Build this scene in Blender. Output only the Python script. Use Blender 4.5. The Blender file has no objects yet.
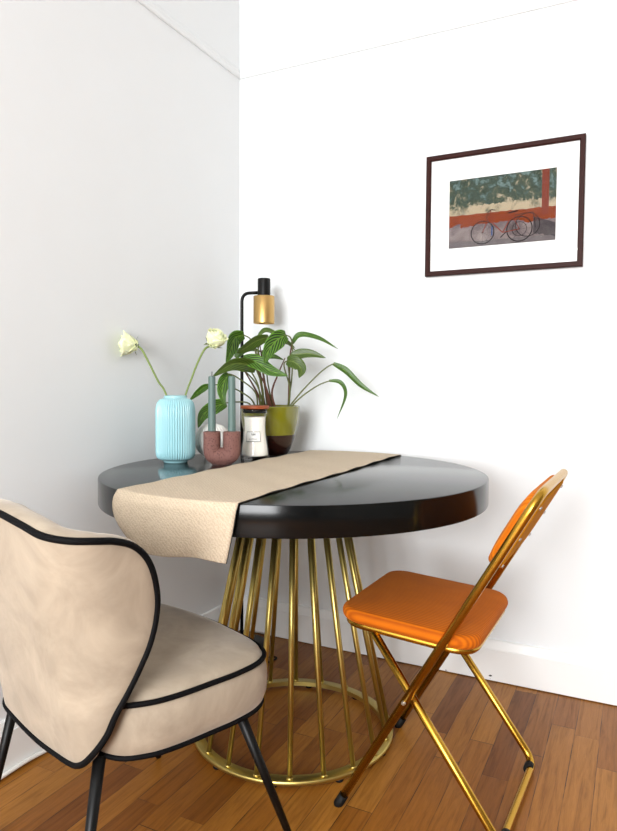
import bpy, bmesh, math, random
from mathutils import Vector, Matrix
random.seed(7)
PI = math.pi
scene = bpy.context.scene
C = scene.collection

# ------------------------------------------------------------------ camera
FOC = 659.147
YAW, PIT, ROL = -0.4625, 0.0506, 0.0056
CAM = Vector((1.4289, -2.2452, 1.0054))
fwd = Vector((math.sin(YAW) * math.cos(PIT), math.cos(YAW) * math.cos(PIT), -math.sin(PIT)))
right0 = Vector((math.cos(YAW), -math.sin(YAW), 0))
up0 = right0.cross(fwd)
right = math.cos(ROL) * right0 + math.sin(ROL) * up0
up = right.cross(fwd)
cd = bpy.data.cameras.new('camera')
cd.sensor_fit = 'VERTICAL'
cd.sensor_height = 24.0
cd.sensor_width = 24.0
cd.lens = FOC / 831.0 * 24.0
cd.clip_start = 0.02
cam = bpy.data.objects.new('camera', cd)
C.objects.link(cam)
M3 = Matrix((right, up, -fwd)).transposed()
cam.matrix_world = Matrix.Translation(CAM) @ M3.to_4x4()
scene.camera = cam
HR = Vector((math.cos(YAW), -math.sin(YAW), 0))      # horizontal direction seen as "right"
HN = Vector((-math.sin(YAW), -math.cos(YAW), 0))     # horizontal direction towards the viewpoint


def at(x, y, c, off=0.0):
    """a photo point placed in the upright plane that passes through c (+off metres nearer)"""
    d = fwd + right * ((x - 308.5) / FOC) - up * ((y - 415.5) / FOC)
    c = Vector(c) + HN * off
    return CAM + d * ((c - CAM).dot(HN) / d.dot(HN))


# ------------------------------------------------------------------ materials
def S(r, g, b):
    f = lambda c: (c / 255 / 12.92) if c <= 10.3 else ((c / 255 + 0.055) / 1.055) ** 2.4
    return (f(r), f(g), f(b), 1.0)


def mat(name, col, rough=0.5, metal=0.0, **kw):
    m = bpy.data.materials.new(name)
    m.use_nodes = True
    b = m.node_tree.nodes['Principled BSDF']
    b.inputs['Base Color'].default_value = col
    b.inputs['Roughness'].default_value = rough
    b.inputs['Metallic'].default_value = metal
    for k, v in kw.items():
        b.inputs[k.replace('_', ' ')].default_value = v
    return m


class NT:
    def __init__(s, m):
        s.m = m; s.t = m.node_tree; s.n = s.t.nodes; s.l = s.t.links
        s.b = s.n['Principled BSDF']

    def new(s, typ, **kw):
        n = s.n.new(typ)
        for k, v in kw.items():
            setattr(n, k, v)
        return n

    def link(s, a, b):
        s.l.new(a, b)

    def math(s, op, a, b=None, c=None, clamp=False):
        n = s.new('ShaderNodeMath', operation=op, use_clamp=clamp)
        for i, v in enumerate((a, b, c)):
            if v is None: continue
            if isinstance(v, (int, float)): n.inputs[i].default_value = v
            else: s.link(v, n.inputs[i])
        return n.outputs[0]

    def coord(s, kind='Object'):
        return s.new('ShaderNodeTexCoord').outputs[kind]

    def mapping(s, vec, scale=(1, 1, 1), loc=(0, 0, 0), rot=(0, 0, 0)):
        n = s.new('ShaderNodeMapping')
        n.inputs['Scale'].default_value = scale
        n.inputs['Location'].default_value = loc
        n.inputs['Rotation'].default_value = rot
        s.link(vec, n.inputs['Vector'])
        return n.outputs[0]

    def noise(s, vec, scale, detail=4, rough=0.55, dist=0.0):
        n = s.new('ShaderNodeTexNoise')
        n.inputs['Scale'].default_value = scale
        n.inputs['Detail'].default_value = detail
        n.inputs['Roughness'].default_value = rough
        n.inputs['Distortion'].default_value = dist
        s.link(vec, n.inputs['Vector'])
        return n.outputs['Fac']

    def ramp(s, fac, stops, interp='LINEAR'):
        n = s.new('ShaderNodeValToRGB')
        e = n.color_ramp.elements
        n.color_ramp.interpolation = interp
        while len(e) < len(stops): e.new(0.5)
        for i, (p, c) in enumerate(stops):
            e[i].position = p; e[i].color = c
        s.link(fac, n.inputs['Fac'])
        return n.outputs['Color']

    def mix(s, fac, a, b, blend='MIX'):
        n = s.new('ShaderNodeMix', data_type='RGBA', blend_type=blend)
        for sock, v in ((n.inputs[0], fac), (n.inputs[6], a), (n.inputs[7], b)):
            if isinstance(v, (int, float)): sock.default_value = v
            elif isinstance(v, tuple): sock.default_value = v
            else: s.link(v, sock)
        return n.outputs[2]

    def bump(s, h, strength=0.3, dist=0.002):
        n = s.new('ShaderNodeBump')
        n.inputs['Strength'].default_value = strength
        n.inputs['Distance'].default_value = dist
        s.link(h, n.inputs['Height'])
        s.link(n.outputs[0], s.b.inputs['Normal'])

    def color(s, c):
        s.link(c, s.b.inputs['Base Color'])


def m_wall(name, col):
    m = mat(name, col, 0.75)
    t = NT(m); v = t.coord()
    f = t.noise(v, 6, 3)
    t.color(t.mix(f, tuple(c * 0.97 for c in col[:3]) + (1,), col))
    t.bump(t.noise(v, 90, 3), 0.06, 0.001)
    return m


def m_floor():
    m = mat('oak planks', S(170, 112, 55), 0.4, Specular_IOR_Level=0.3)
    t = NT(m)
    sep = t.new('ShaderNodeSeparateXYZ'); t.link(t.coord(), sep.inputs[0])
    x, y = sep.outputs[0], sep.outputs[1]
    W = 0.0655
    rx = t.math('DIVIDE', t.math('ADD', x, 10 * W - 0.05), W)
    row = t.math('FLOOR', rx)
    wn = t.new('ShaderNodeTexWhiteNoise', noise_dimensions='1D'); t.link(row, wn.inputs['W'])
    Lh = 0.52
    ry = t.math('ADD', t.math('DIVIDE', y, Lh), t.math('MULTIPLY', wn.outputs['Value'], 7.3))
    seg = t.math('FLOOR', ry)
    cmb = t.new('ShaderNodeCombineXYZ'); t.link(row, cmb.inputs[0]); t.link(seg, cmb.inputs[1])
    w2 = t.new('ShaderNodeTexWhiteNoise', noise_dimensions='2D'); t.link(cmb.outputs[0], w2.inputs['Vector'])
    pv = w2.outputs['Value']
    base = t.ramp(pv, [(0.0, S(120, 68, 18)), (0.35, S(148, 92, 30)), (0.7, S(170, 113, 43)), (1.0, S(132, 77, 22))])
    # grain: long streaks shifted for every plank
    gv = t.new('ShaderNodeCombineXYZ')
    t.link(t.math('ADD', t.math('MULTIPLY', x, 42), t.math('MULTIPLY', pv, 31)), gv.inputs[0])
    t.link(t.math('ADD', t.math('MULTIPLY', y, 2.6), t.math('MULTIPLY', pv, 57)), gv.inputs[1])
    g = t.noise(gv.outputs[0], 1.6, 7, 0.62, 1.1)
    gcol = t.ramp(g, [(0.3, (0.58, 0.52, 0.44, 1)), (0.5, (0.95, 0.94, 0.92, 1)), (0.72, (1.14, 1.14, 1.12, 1))])
    col = t.mix(0.9, base, gcol, 'MULTIPLY')
    fine = t.noise(gv.outputs[0], 11, 3)
    col = t.mix(0.35, col, t.ramp(fine, [(0.35, (0.62, 0.6, 0.55, 1)), (0.6, (1, 1, 1, 1))]), 'MULTIPLY')
    # seams
    fx = t.math('FRACT', rx); ex = t.math('MINIMUM', fx, t.math('SUBTRACT', 1.0, fx))
    fy = t.math('FRACT', ry); ey = t.math('MINIMUM', fy, t.math('SUBTRACT', 1.0, fy))
    sx = t.math('LESS_THAN', ex, 0.016); sy = t.math('LESS_THAN', ey, 0.0022)
    seam = t.math('MAXIMUM', sx, sy)
    nz = t.ramp(t.noise(t.coord(), 9, 2), [(0.38, (0.25, 0.25, 0.25, 1)), (0.6, (1, 1, 1, 1))])
    col = t.mix(t.math('MULTIPLY', seam, nz), col, S(62, 34, 16))
    t.color(col)
    t.link(t.ramp(g, [(0.3, (0.46,) * 3 + (1,)), (0.7, (0.34,) * 3 + (1,))]), t.b.inputs['Roughness'])
    t.bump(t.math('SUBTRACT', t.math('MULTIPLY', fine, 0.25), seam), 0.25, 0.001)
    return m


def m_velvet(name, c0, c1, scale=9):
    m = mat(name, c0, 0.85)
    m.node_tree.nodes['Principled BSDF'].inputs['Sheen Weight'].default_value = 0.55
    m.node_tree.nodes['Principled BSDF'].inputs['Sheen Roughness'].default_value = 0.35
    m.node_tree.nodes['Principled BSDF'].inputs['Sheen Tint'].default_value = (1, .94, .88, 1)
    t = NT(m); v = t.coord()
    f = t.noise(v, scale, 5, 0.6, 0.8)
    t.color(t.mix(t.ramp(f, [(0.35, (0, 0, 0, 1)), (0.65, (1, 1, 1, 1))]), c0, c1))
    t.bump(t.noise(v, 26, 4), 0.18, 0.004)
    return m


def m_ribbed(name, c0, c1, axis, pitch):
    """corduroy: fine ribs running along one axis"""
    m = mat(name, c0, 0.85, Specular_IOR_Level=0.2)
    b = m.node_tree.nodes['Principled BSDF']
    b.inputs['Sheen Weight'].default_value = 0.08
    b.inputs['Sheen Tint'].default_value = (1, .6, .2, 1)
    t = NT(m)
    sep = t.new('ShaderNodeSeparateXYZ'); t.link(t.coord(), sep.inputs[0])
    h = t.math('SINE', t.math('MULTIPLY', sep.outputs[axis], 2 * PI / pitch))
    h = t.math('ADD', t.math('MULTIPLY', h, 0.5), 0.5)
    n = t.noise(t.coord(), 14, 4)
    t.color(t.mix(t.math('MULTIPLY', t.math('ADD', t.math('MULTIPLY', h, 0.9), t.math('MULTIPLY', n, 0.7)), 0.6), c0, c1))
    t.bump(h, 0.4, 0.0012)
    return m


def m_metal(name, col, rough, var=0.02):
    m = mat(name, col, rough, 1.0)
    t = NT(m)
    f = t.noise(t.coord(), 60, 3)
    n = t.new('ShaderNodeMapRange'); t.link(f, n.inputs[0])
    n.inputs[3].default_value = rough - var; n.inputs[4].default_value = rough + var
    t.link(n.outputs[0], t.b.inputs['Roughness'])
    return m


def m_linen():
    m = mat('woven linen', S(206, 186, 160), 0.95)
    t = NT(m); v = t.coord()
    w = t.new('ShaderNodeTexWave', wave_type='BANDS', bands_direction='DIAGONAL')
    w.inputs['Scale'].default_value = 60; w.inputs['Distortion'].default_value = 7.0; w.inputs['Detail'].default_value = 2
    w.inputs['Detail Scale'].default_value = 3
    t.link(v, w.inputs['Vector'])
    n = t.noise(v, 260, 3)
    h = t.math('ADD', t.math('MULTIPLY', w.outputs['Fac'], 0.6), n)
    t.color(t.mix(t.math('MULTIPLY', h, 0.62, clamp=True), S(174, 154, 130), S(214, 198, 174)))
    t.bump(h, 0.55, 0.002)
    return m


def m_speckle(name, c0, c1, scale=260, thr=0.66, rough=0.8):
    m = mat(name, c0, rough)
    t = NT(m); v = t.coord()
    f = t.noise(v, scale, 2)
    c = t.mix(t.noise(v, 18, 3), c0, tuple(x * 0.86 for x in c0[:3]) + (1,))
    t.color(t.mix(t.math('GREATER_THAN', f, thr), c, c1))
    t.bump(f, 0.15, 0.001)
    return m


def m_leaf(name, dark, light, pale):
    m = mat(name, light, 0.42)
    b = m.node_tree.nodes['Principled BSDF']
    b.inputs['Specular IOR Level'].default_value = 0.4
    t = NT(m)
    sep = t.new('ShaderNodeSeparateXYZ'); t.link(t.coord('UV'), sep.inputs[0])
    u, v = sep.outputs[0], sep.outputs[1]
    a = t.math('ABSOLUTE', t.math('SUBTRACT', v, 0.5))
    ph = t.math('SUBTRACT', t.math('MULTIPLY', u, 42), t.math('MULTIPLY', a, 42))
    n = t.noise(t.coord(), 40, 2)
    s = t.math('MULTIPLY_ADD', t.math('SINE', t.math('ADD', ph, t.math('MULTIPLY', n, 2.0))), 0.5, 0.5)
    col = t.mix(t.ramp(s, [(0.34, (0, 0, 0, 1)), (0.54, (1, 1, 1, 1))]), light, dark)
    rib = t.math('LESS_THAN', a, 0.035)
    col = t.mix(rib, col, pale)
    edge = t.math('GREATER_THAN', a, 0.45)
    col = t.mix(edge, col, light)
    t.color(col)
    return m


def m_glass(name, tint=(1, 1, 1, 1), base=0.022):
    m = bpy.data.materials.new(name); m.use_nodes = True
    nt = m.node_tree; nt.nodes.remove(nt.nodes['Principled BSDF'])
    out = nt.nodes['Material Output']
    tr = nt.nodes.new('ShaderNodeBsdfTransparent'); tr.inputs[0].default_value = tint
    gl = nt.nodes.new('ShaderNodeBsdfGlossy'); gl.inputs['Roughness'].default_value = 0.03
    lw = nt.nodes.new('ShaderNodeLayerWeight'); lw.inputs[0].default_value = 0.5
    pw = nt.nodes.new('ShaderNodeMath'); pw.operation = 'POWER'; pw.inputs[1].default_value = 4.0
    nt.links.new(lw.outputs['Facing'], pw.inputs[0])
    fr = nt.nodes.new('ShaderNodeMath'); fr.operation = 'MULTIPLY_ADD'; fr.inputs[1].default_value = 0.55; fr.inputs[2].default_value = base
    nt.links.new(pw.outputs[0], fr.inputs[0])
    mx = nt.nodes.new('ShaderNodeMixShader')
    nt.links.new(fr.outputs[0], mx.inputs[0]); nt.links.new(tr.outputs[0], mx.inputs[1]); nt.links.new(gl.outputs[0], mx.inputs[2])
    nt.links.new(mx.outputs[0], out.inputs[0])
    return m


def m_print():
    """street photograph: mottled wall above, brick red band, grey pavement; UV 0..1 across the print"""
    m = mat('printed photograph', S(150, 150, 140), 0.7, Specular_IOR_Level=0.05)
    t = NT(m)
    uv = t.coord('UV')
    sep = t.new('ShaderNodeSeparateXYZ'); t.link(uv, sep.inputs[0])
    u, v = sep.outputs[0], sep.outputs[1]
    vec = t.mapping(uv, (1.5, 1, 1))
    n1 = t.noise(vec, 6.5, 8, 0.72, 0.5); n2 = t.noise(t.mapping(vec, (1, .6, 1)), 14, 6, 0.7, 0.6); n3 = t.noise(t.mapping(vec, (1, 1, 1), (5, 3, 0)), 3.2, 8, 0.65, 0.4)
    upper = t.ramp(t.math('ADD', n1, t.math('MULTIPLY', t.math('SUBTRACT', v, 0.75), 0.22)),
                   [(0.34, S(224, 208, 178)), (0.40, S(186, 176, 148)), (0.45, S(96, 108, 90)), (0.54, S(74, 92, 80)), (0.62, S(132, 158, 154))])
    upper = t.mix(t.math('MULTIPLY', t.ramp(n2, [(0.5, (0, 0, 0, 1)), (0.66, (1, 1, 1, 1))]), 0.75), upper, S(62, 78, 58))
    vv = t.math('ADD', v, t.math('MULTIPLY', t.math('SUBTRACT', n2, 0.5), 0.14))
    cream = t.math('MULTIPLY', t.math('LESS_THAN', vv, 0.60), t.ramp(n3, [(0.4, (0, 0, 0, 1)), (0.55, (1, 1, 1, 1))]))
    upper = t.mix(cream, upper, S(226, 208, 174))
    red = t.mix(n2, S(196, 96, 52), S(122, 52, 32))
    low = t.ramp(n3, [(0.3, S(96, 84, 88)), (0.5, S(160, 146, 146)), (0.7, S(204, 190, 184))])
    v2 = t.math('ADD', v, t.math('MULTIPLY', t.math('SUBTRACT', n3, 0.5), 0.34))
    col = t.mix(t.math('LESS_THAN', t.math('ADD', v, t.math('MULTIPLY', t.math('SUBTRACT', n2, 0.5), 0.05)), 0.475), upper, red)
    col = t.mix(t.math('LESS_THAN', v2, 0.31), col, low)
    g = t.math('LESS_THAN', t.math('ADD', v, t.math('MULTIPLY', n2, 0.08)), 0.12)
    col = t.mix(g, col, t.mix(n1, S(86, 78, 82), S(176, 168, 168)))
    inside = t.math('MULTIPLY', t.math('GREATER_THAN', u, 0.872), t.math('LESS_THAN', u, 0.935))
    inside = t.math('MULTIPLY', inside, t.math('GREATER_THAN', v, 0.36))
    col = t.mix(inside, col, t.mix(n2, S(172, 84, 60), S(128, 56, 42)))
    sh = t.math('MULTIPLY', t.math('GREATER_THAN', u, 0.80), t.math('LESS_THAN', t.math('ADD', v, t.math('MULTIPLY', u, 0.6)), 0.84))
    sh = t.math('MULTIPLY', sh, t.math('GREATER_THAN', v2, 0.1))
    col = t.mix(t.math('MULTIPLY', sh, 0.8), col, S(84, 80, 84))
    col = t.mix(1.0, col, (.5, .5, .5, 1), 'MULTIPLY')
    t.color(col)
    return m


M = dict(
    wall=m_wall('white wall paint', S(231, 234, 235)),
    wall2=m_wall('white wall paint side', S(231, 234, 235)),
    wall_far=m_wall('warm grey wall paint', S(128, 120, 110)),
    trim=mat('white gloss trim', S(236, 236, 234), 0.4),
    floor=m_floor(),
    black_top=mat('black satin tabletop', (0.003, 0.0036, 0.0038, 1), 0.16, IOR=1.33),
    black=mat('black metal', (0.003, 0.003, 0.003, 1), 0.42, Specular_IOR_Level=0.22),
    pipe=mat('black piping', (0.002, 0.002, 0.0025, 1), 0.7, Specular_IOR_Level=0.12),
    rubber=mat('black rubber', (0.004, 0.004, 0.004, 1), 0.6, Specular_IOR_Level=0.2),
    brass=m_metal('satin brass', S(198, 178, 104), 0.38),
    gold=m_metal('gold lacquered tube', S(192, 148, 56), 0.26),
    lampgold=m_metal('brushed gold', S(200, 164, 104), 0.4),
    chrome=m_metal('steel', S(200, 196, 190), 0.3),
    velvet=m_velvet('beige velvet', S(150, 136, 118), S(173, 158, 138)),
    orange=m_ribbed('orange ribbed fabric', S(150, 64, 0), S(214, 112, 6), 1, 0.0085),
    orange_back=m_ribbed('orange ribbed fabric backrest', S(170, 80, 0), S(220, 122, 8), 1, 0.0085),
    panel=mat('ochre back panel', S(204, 136, 18), 0.85, Specular_IOR_Level=0.05),
    linen=m_linen(),
    hem=mat('dark hem thread', (0.01, 0.01, 0.01, 1), 0.9),
    vase=mat('pale aqua glaze', S(152, 199, 206), 0.22, Coat_Weight=0.4),
    white_glaze=mat('white glaze', S(232, 230, 224), 0.3),
    terracotta=m_speckle('speckled terracotta', S(124, 84, 76), S(66, 38, 34), 300, .6),
    candle=m_speckle('sage candle wax', S(90, 113, 107), S(82, 104, 99), 90, 0.7, 0.5),
    wick=mat('wick', S(60, 56, 50), 0.9),
    wax=mat('cream wax', S(250, 246, 236), 0.5, Subsurface_Weight=0.1),
    jar=m_glass('clear jar glass', (1, 1, 1, 1)),
    lid=m_speckle('orange wood lid', S(152, 72, 30), S(130, 56, 20), 120, 0.6, 0.5),
    label=mat('white paper label', S(244, 244, 240), 0.6),
    ink=mat('black ink', (0.01, 0.01, 0.01, 1), 0.6),
    pot_green=mat('olive green glaze', S(114, 112, 20), 0.18, Coat_Weight=0.5),
    pot_brown=mat('dark brown glaze', S(40, 16, 10), 0.25, Coat_Weight=0.4),
    soil=m_speckle('potting soil', S(52, 36, 24), S(90, 66, 46), 180, 0.6, 0.95),
    leaf=m_leaf('striped leaf', S(12, 30, 10), S(84, 130, 30), S(96, 128, 46)),
    leaf2=m_leaf('pale leaf', S(48, 68, 18), S(76, 100, 30), S(98, 116, 48)),
    stem=mat('green stem', S(88, 94, 44), 0.5),
    stem_brown=mat('reddish brown stem', S(88, 50, 34), 0.6),
    rose_stem=mat('rose stem', S(112, 132, 62), 0.5),
    sepal=mat('sepal', S(86, 100, 62), 0.6),
    petal=mat('cream rose petal', S(246, 246, 206), 0.6, Subsurface_Weight=0.08),
    frame=mat('mahogany frame', S(44, 18, 14), 0.5, Specular_IOR_Level=0.15),
    matte=mat('white mount board', S(246, 246, 246), 0.8),
    printed=m_print(),
    tyre=mat('print dark line', S(30, 28, 30), 0.8, Specular_IOR_Level=0.05),
    redline=mat('print red line', S(120, 46, 28), 0.8, Specular_IOR_Level=0.05),
    blueline=mat('print blue line', S(50, 76, 120), 0.8, Specular_IOR_Level=0.05),
    pane=m_glass('picture glass', (0.99, 0.99, 0.99, 1), 0.005),
    cord_white=mat('white cord', S(232, 230, 224), 0.4),
)
# rose petals: greenish at the base
t = NT(M['petal']); f = t.noise(t.coord(), 50, 3)
t.color(t.mix(f, S(228, 236, 164), S(252, 251, 226)))
# wood streaks in the picture frame
t = NT(M['frame']); f = t.noise(t.mapping(t.coord(), (8, 40, 40)), 5, 4)
t.color(t.mix(f, S(36, 13, 10), S(58, 23, 16)))
# chipped paint close to the floor on the skirting
t = NT(M['trim']); sp = t.new('ShaderNodeSeparateXYZ'); t.link(t.coord(), sp.inputs[0])
f = t.noise(t.mapping(t.coord(), (1, 1, 2.2)), 42, 2)
f = t.math('MULTIPLY', t.math('GREATER_THAN', f, 0.71), t.math('LESS_THAN', sp.outputs[2], 0.022))
t.color(t.mix(f, S(236, 236, 234), S(40, 34, 30)))


# ------------------------------------------------------------------ mesh helpers
def fillet(pts, rad, n=8):
    """rounds the inner corners of a polyline"""
    pts = [Vector(p) for p in pts]
    out = [pts[0]]
    for i in range(1, len(pts) - 1):
        p, a, b = pts[i], pts[i - 1], pts[i + 1]
        r = rad[i] if isinstance(rad, (list, tuple)) else rad
        da, db = (a - p), (b - p)
        ang = da.angle(db)
        t = min(r / math.tan(ang / 2), da.length * .49, db.length * .49)
        s, e = p + da.normalized() * t, p + db.normalized() * t
        for k in range(n + 1):
            q = k / n
            out.append(s * (1 - q) ** 2 + p * 2 * q * (1 - q) + e * q * q)
    out.append(pts[-1])
    return out


def spline(pts, n=10):
    """Catmull-Rom through the points"""
    pts = [Vector(p) for p in pts]
    P = [pts[0] * 2 - pts[1]] + pts + [pts[-1] * 2 - pts[-2]]
    out = []
    for i in range(1, len(P) - 2):
        a, b, c, d = P[i - 1], P[i], P[i + 1], P[i + 2]
        for k in range(n):
            s = k / n
            out.append(0.5 * ((2 * b) + (c - a) * s + (2 * a - 5 * b + 4 * c - d) * s * s + (3 * b - a - 3 * c + d) * s ** 3))
    out.append(pts[-1])
    return out


def tube(bm, pts, rad, n=12, closed=False, cap=True, mi=0):
    pts = [Vector(p) for p in pts]
    N = len(pts)
    T = []
    for i in range(N):
        if closed:
            d = pts[(i + 1) % N] - pts[i - 1]
        else:
            d = pts[min(i + 1, N - 1)] - pts[max(i - 1, 0)]
        T.append(d.normalized() if d.length > 1e-9 else Vector((0, 0, 1)))
    ref = Vector((0, 0, 1)) if abs(T[0].z) < .9 else Vector((1, 0, 0))
    nrm = (ref - T[0] * ref.dot(T[0])).normalized()
    rings = []
    for i in range(N):
        nrm = nrm - T[i] * nrm.dot(T[i])
        nrm = nrm.normalized()
        bi = T[i].cross(nrm)
        r = rad(i / (N - 1)) if callable(rad) else rad
        rings.append([bm.verts.new(pts[i] + (nrm * math.cos(2 * PI * k / n) + bi * math.sin(2 * PI * k / n)) * r) for k in range(n)])
    cnt = N if closed else N - 1
    for i in range(cnt):
        A, B = rings[i], rings[(i + 1) % N]
        sh = 0
        if closed and i == N - 1:      # line the last ring up with the first
            sh = min(range(n), key=lambda q: (A[0].co - B[q].co).length)
        for k in range(n):
            f = bm.faces.new((A[k], A[(k + 1) % n], B[(k + 1 + sh) % n], B[(k + sh) % n]))
            f.smooth = True; f.material_index = mi
    if cap and not closed:
        for R_, rev in ((rings[0], True), (rings[-1], False)):
            vs = R_[::-1] if rev else R_
            f = bm.faces.new(vs); f.material_index = mi
    return bm


def lathe(bm, prof, c=(0, 0, 0), n=48, ribs=0, amp=0.0, ribz=None, mi=0):
    """revolves (radius, z) about the vertical through c; optional vertical ribs"""
    c = Vector(c)
    rings = []
    for r, z in prof:
        if r < 1e-6:
            rings.append([bm.verts.new(c + Vector((0, 0, z)))]); continue
        row = []
        for k in range(n):
            a = 2 * PI * k / n
            rr = r
            if ribs and (ribz is None or ribz[0] <= z <= ribz[1]):
                rr = r + amp * (abs(math.sin(ribs * a / 2)) - 0.6)
            row.append(bm.verts.new(c + Vector((rr * math.cos(a), rr * math.sin(a), z))))
        rings.append(row)
    for A, B in zip(rings[:-1], rings[1:]):
        for k in range(n):
            k2 = (k + 1) % n
            if len(A) == 1 and len(B) == 1: continue
            if len(A) == 1: f = bm.faces.new((A[0], B[k2], B[k]))
            elif len(B) == 1: f = bm.faces.new((A[k], A[k2], B[0]))
            else: f = bm.faces.new((A[k], A[k2], B[k2], B[k]))
            f.smooth = True; f.material_index = mi
    return bm


def box(bm, a, b, mi=0):
    x0, y0, z0 = a; x1, y1, z1 = b
    v = [bm.verts.new(p) for p in ((x0, y0, z0), (x1, y0, z0), (x1, y1, z0), (x0, y1, z0), (x0, y0, z1), (x1, y0, z1), (x1, y1, z1), (x0, y1, z1))]
    for q in ((3, 2, 1, 0), (4, 5, 6, 7), (0, 1, 5, 4), (1, 2, 6, 5), (2, 3, 7, 6), (3, 0, 4, 7)):
        f = bm.faces.new([v[i] for i in q]); f.material_index = mi
    return bm


def prism(bm, prof, p0, p1, out, mi=0):
    """sweeps a (depth, height) profile from p0 to p1; depth is measured along out"""
    p0, p1, out = Vector(p0), Vector(p1), Vector(out)
    A = [bm.verts.new(p0 + out * d + Vector((0, 0, h))) for d, h in prof]
    B = [bm.verts.new(p1 + out * d + Vector((0, 0, h))) for d, h in prof]
    n = len(prof)
    for k in range(n):
        bm.faces.new((A[k], A[(k + 1) % n], B[(k + 1) % n], B[k]))
    bm.faces.new(A); bm.faces.new(B[::-1])
    return bm


def BM(): return bmesh.new()


def obj(name, bm, material, parent=None, origin=None, recalc=True):
    """one mesh object; vertices come in world space, origin = where its own origin sits"""
    if recalc: bmesh.ops.recalc_face_normals(bm, faces=bm.faces[:])
    o = Vector(parent.location) if parent is not None and parent.parent is None else Vector((0, 0, 0))
    if parent is not None and parent.parent is not None:
        o = Vector(parent.parent.location) + Vector(parent.location)
    org = Vector(origin) if origin is not None else o
    bmesh.ops.translate(bm, verts=bm.verts[:], vec=-org)
    me = bpy.data.meshes.new(name)
    bm.to_mesh(me); bm.free()
    ms = material if isinstance(material, (list, tuple)) else [material]
    for m in ms: me.materials.append(m)
    ob = bpy.data.objects.new(name, me)
    C.objects.link(ob)
    if parent is not None: ob.parent = parent
    ob.location = org - o
    return ob


def tag(o, label, cat, group=None):
    o['label'] = label; o['category'] = cat
    if group: o['group'] = group
    return o


def thing(name, label, cat, loc, group=None):
    o = bpy.data.objects.new(name, None); C.objects.link(o)
    o.empty_display_size = 0.05
    o.location = loc
    return tag(o, label, cat, group)


def struct(name, bm, material):
    o = obj(name, bm, material); o['kind'] = 'structure'; return o


def bevel(o, w, seg=3):
    m = o.modifiers.new('bevel', 'BEVEL'); m.width = w; m.segments = seg; m.limit_method = 'ANGLE'; m.angle_limit = math.radians(40)
    return o


# ------------------------------------------------------------------ the room
XR, YF, ZC = 4.4, -5.2, 2.75
b = BM(); box(b, (-.12, YF - .12, -.1), (XR + .12, .12, 0)); struct('floor', b, M['floor'])
b = BM(); box(b, (-.12, YF - .12, ZC), (XR + .12, .12, ZC + .1)); struct('ceiling', b, M['wall'])
b = BM(); box(b, (-.12, YF - .12, 0), (0, 0.12, ZC)); struct('wall_left', b, M['wall2'])
b = BM(); box(b, (0, 0, 0), (XR + .12, .12, ZC)); struct('wall_back', b, M['wall'])
b = BM(); box(b, (XR, YF - .12, 0), (XR + .12, 0, ZC)); struct('wall_right', b, M['wall_far'])
WX0, WX1, WZ0, WZ1 = 0.5, 2.2, 0.6, 2.45
b = BM()
box(b, (0, YF - .12, 0), (WX0, YF, ZC)); box(b, (WX1, YF - .12, 0), (XR, YF, ZC))
box(b, (WX0, YF - .12, 0), (WX1, YF, WZ0)); box(b, (WX0, YF - .12, WZ1), (WX1, YF, ZC))
struct('wall_front', b, M['wall_far'])
b = BM()
for q in ((WX0, WX0 + .05), (WX1 - .05, WX1), ((WX0 + WX1) / 2 - .025, (WX0 + WX1) / 2 + .025)):
    box(b, (q[0], YF - .1, WZ0), (q[1], YF - .04, WZ1))
box(b, (WX0, YF - .1, WZ0), (WX1, YF - .04, WZ0 + .05)); box(b, (WX0, YF - .1, WZ1 - .05), (WX1, YF - .04, WZ1))
struct('window_1', b, M['trim'])
BASE = [(0, .0035), (.019, .0035), (.019, .109), (.0165, .111), (.0165, .113), (.015, .118), (.012, .128), (.009, .136), (.005, .139), (0, .139)]
b = BM(); prism(b, BASE, (0, 0, 0), (XR, 0, 0), (0, -1, 0)); struct('baseboard_back', b, M['trim'])
b = BM(); prism(b, BASE, (0, -.015, 0), (0, YF, 0), (1, 0, 0)); struct('baseboard_left', b, M['trim'])
RAIL = [(0, 2.187), (.007, 2.187), (.010, 2.191), (.010, 2.198), (.007, 2.205), (.008, 2.213), (.004, 2.224), (0, 2.226)]
b = BM(); prism(b, RAIL, (0, 0, 0), (XR, 0, 0), (0, -1, 0)); struct('trim_1', b, M['wall'])
b = BM(); prism(b, RAIL, (0, -.01, 0), (0, YF, 0), (1, 0, 0)); struct('trim_2', b, M['wall2'])

# ------------------------------------------------------------------ dining table
TC = Vector((.5639, -.5971, 0)); TR = .5324; HT = .755; TH = .070
tbl = thing('dining_table', 'round black dining table on a gold rod cage pedestal', 'table', TC)
b = BM()
lathe(b, [(0, HT - TH), (TR - .004, HT - TH), (TR - .001, HT - TH + .001), (TR, HT - TH + .004), (TR, HT - .004), (TR - .001, HT - .001), (TR - .004, HT), (0, HT)], TC, 160)
top = obj('tabletop', b, M['black_top'], tbl)
m = top.modifiers.new('split', 'EDGE_SPLIT'); m.split_angle = math.radians(30)
b = BM()
lathe(b, [(0, HT - TH - .012), (.168, HT - TH - .012), (.168, HT - TH), (0, HT - TH)], TC, 64)
o = obj('mounting_plate', b, M['black'], tbl); m = o.modifiers.new('split', 'EDGE_SPLIT')
b = BM()
lathe(b, [(.257, .009), (.2835, .009), (.2865, .012), (.2865, .019), (.2835, .022), (.257, .022), (.257, .009)], TC, 128)
o = obj('base_ring', b, M['brass'], tbl); m = o.modifiers.new('split', 'EDGE_SPLIT'); m.split_angle = math.radians(50)
RT = .134
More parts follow.
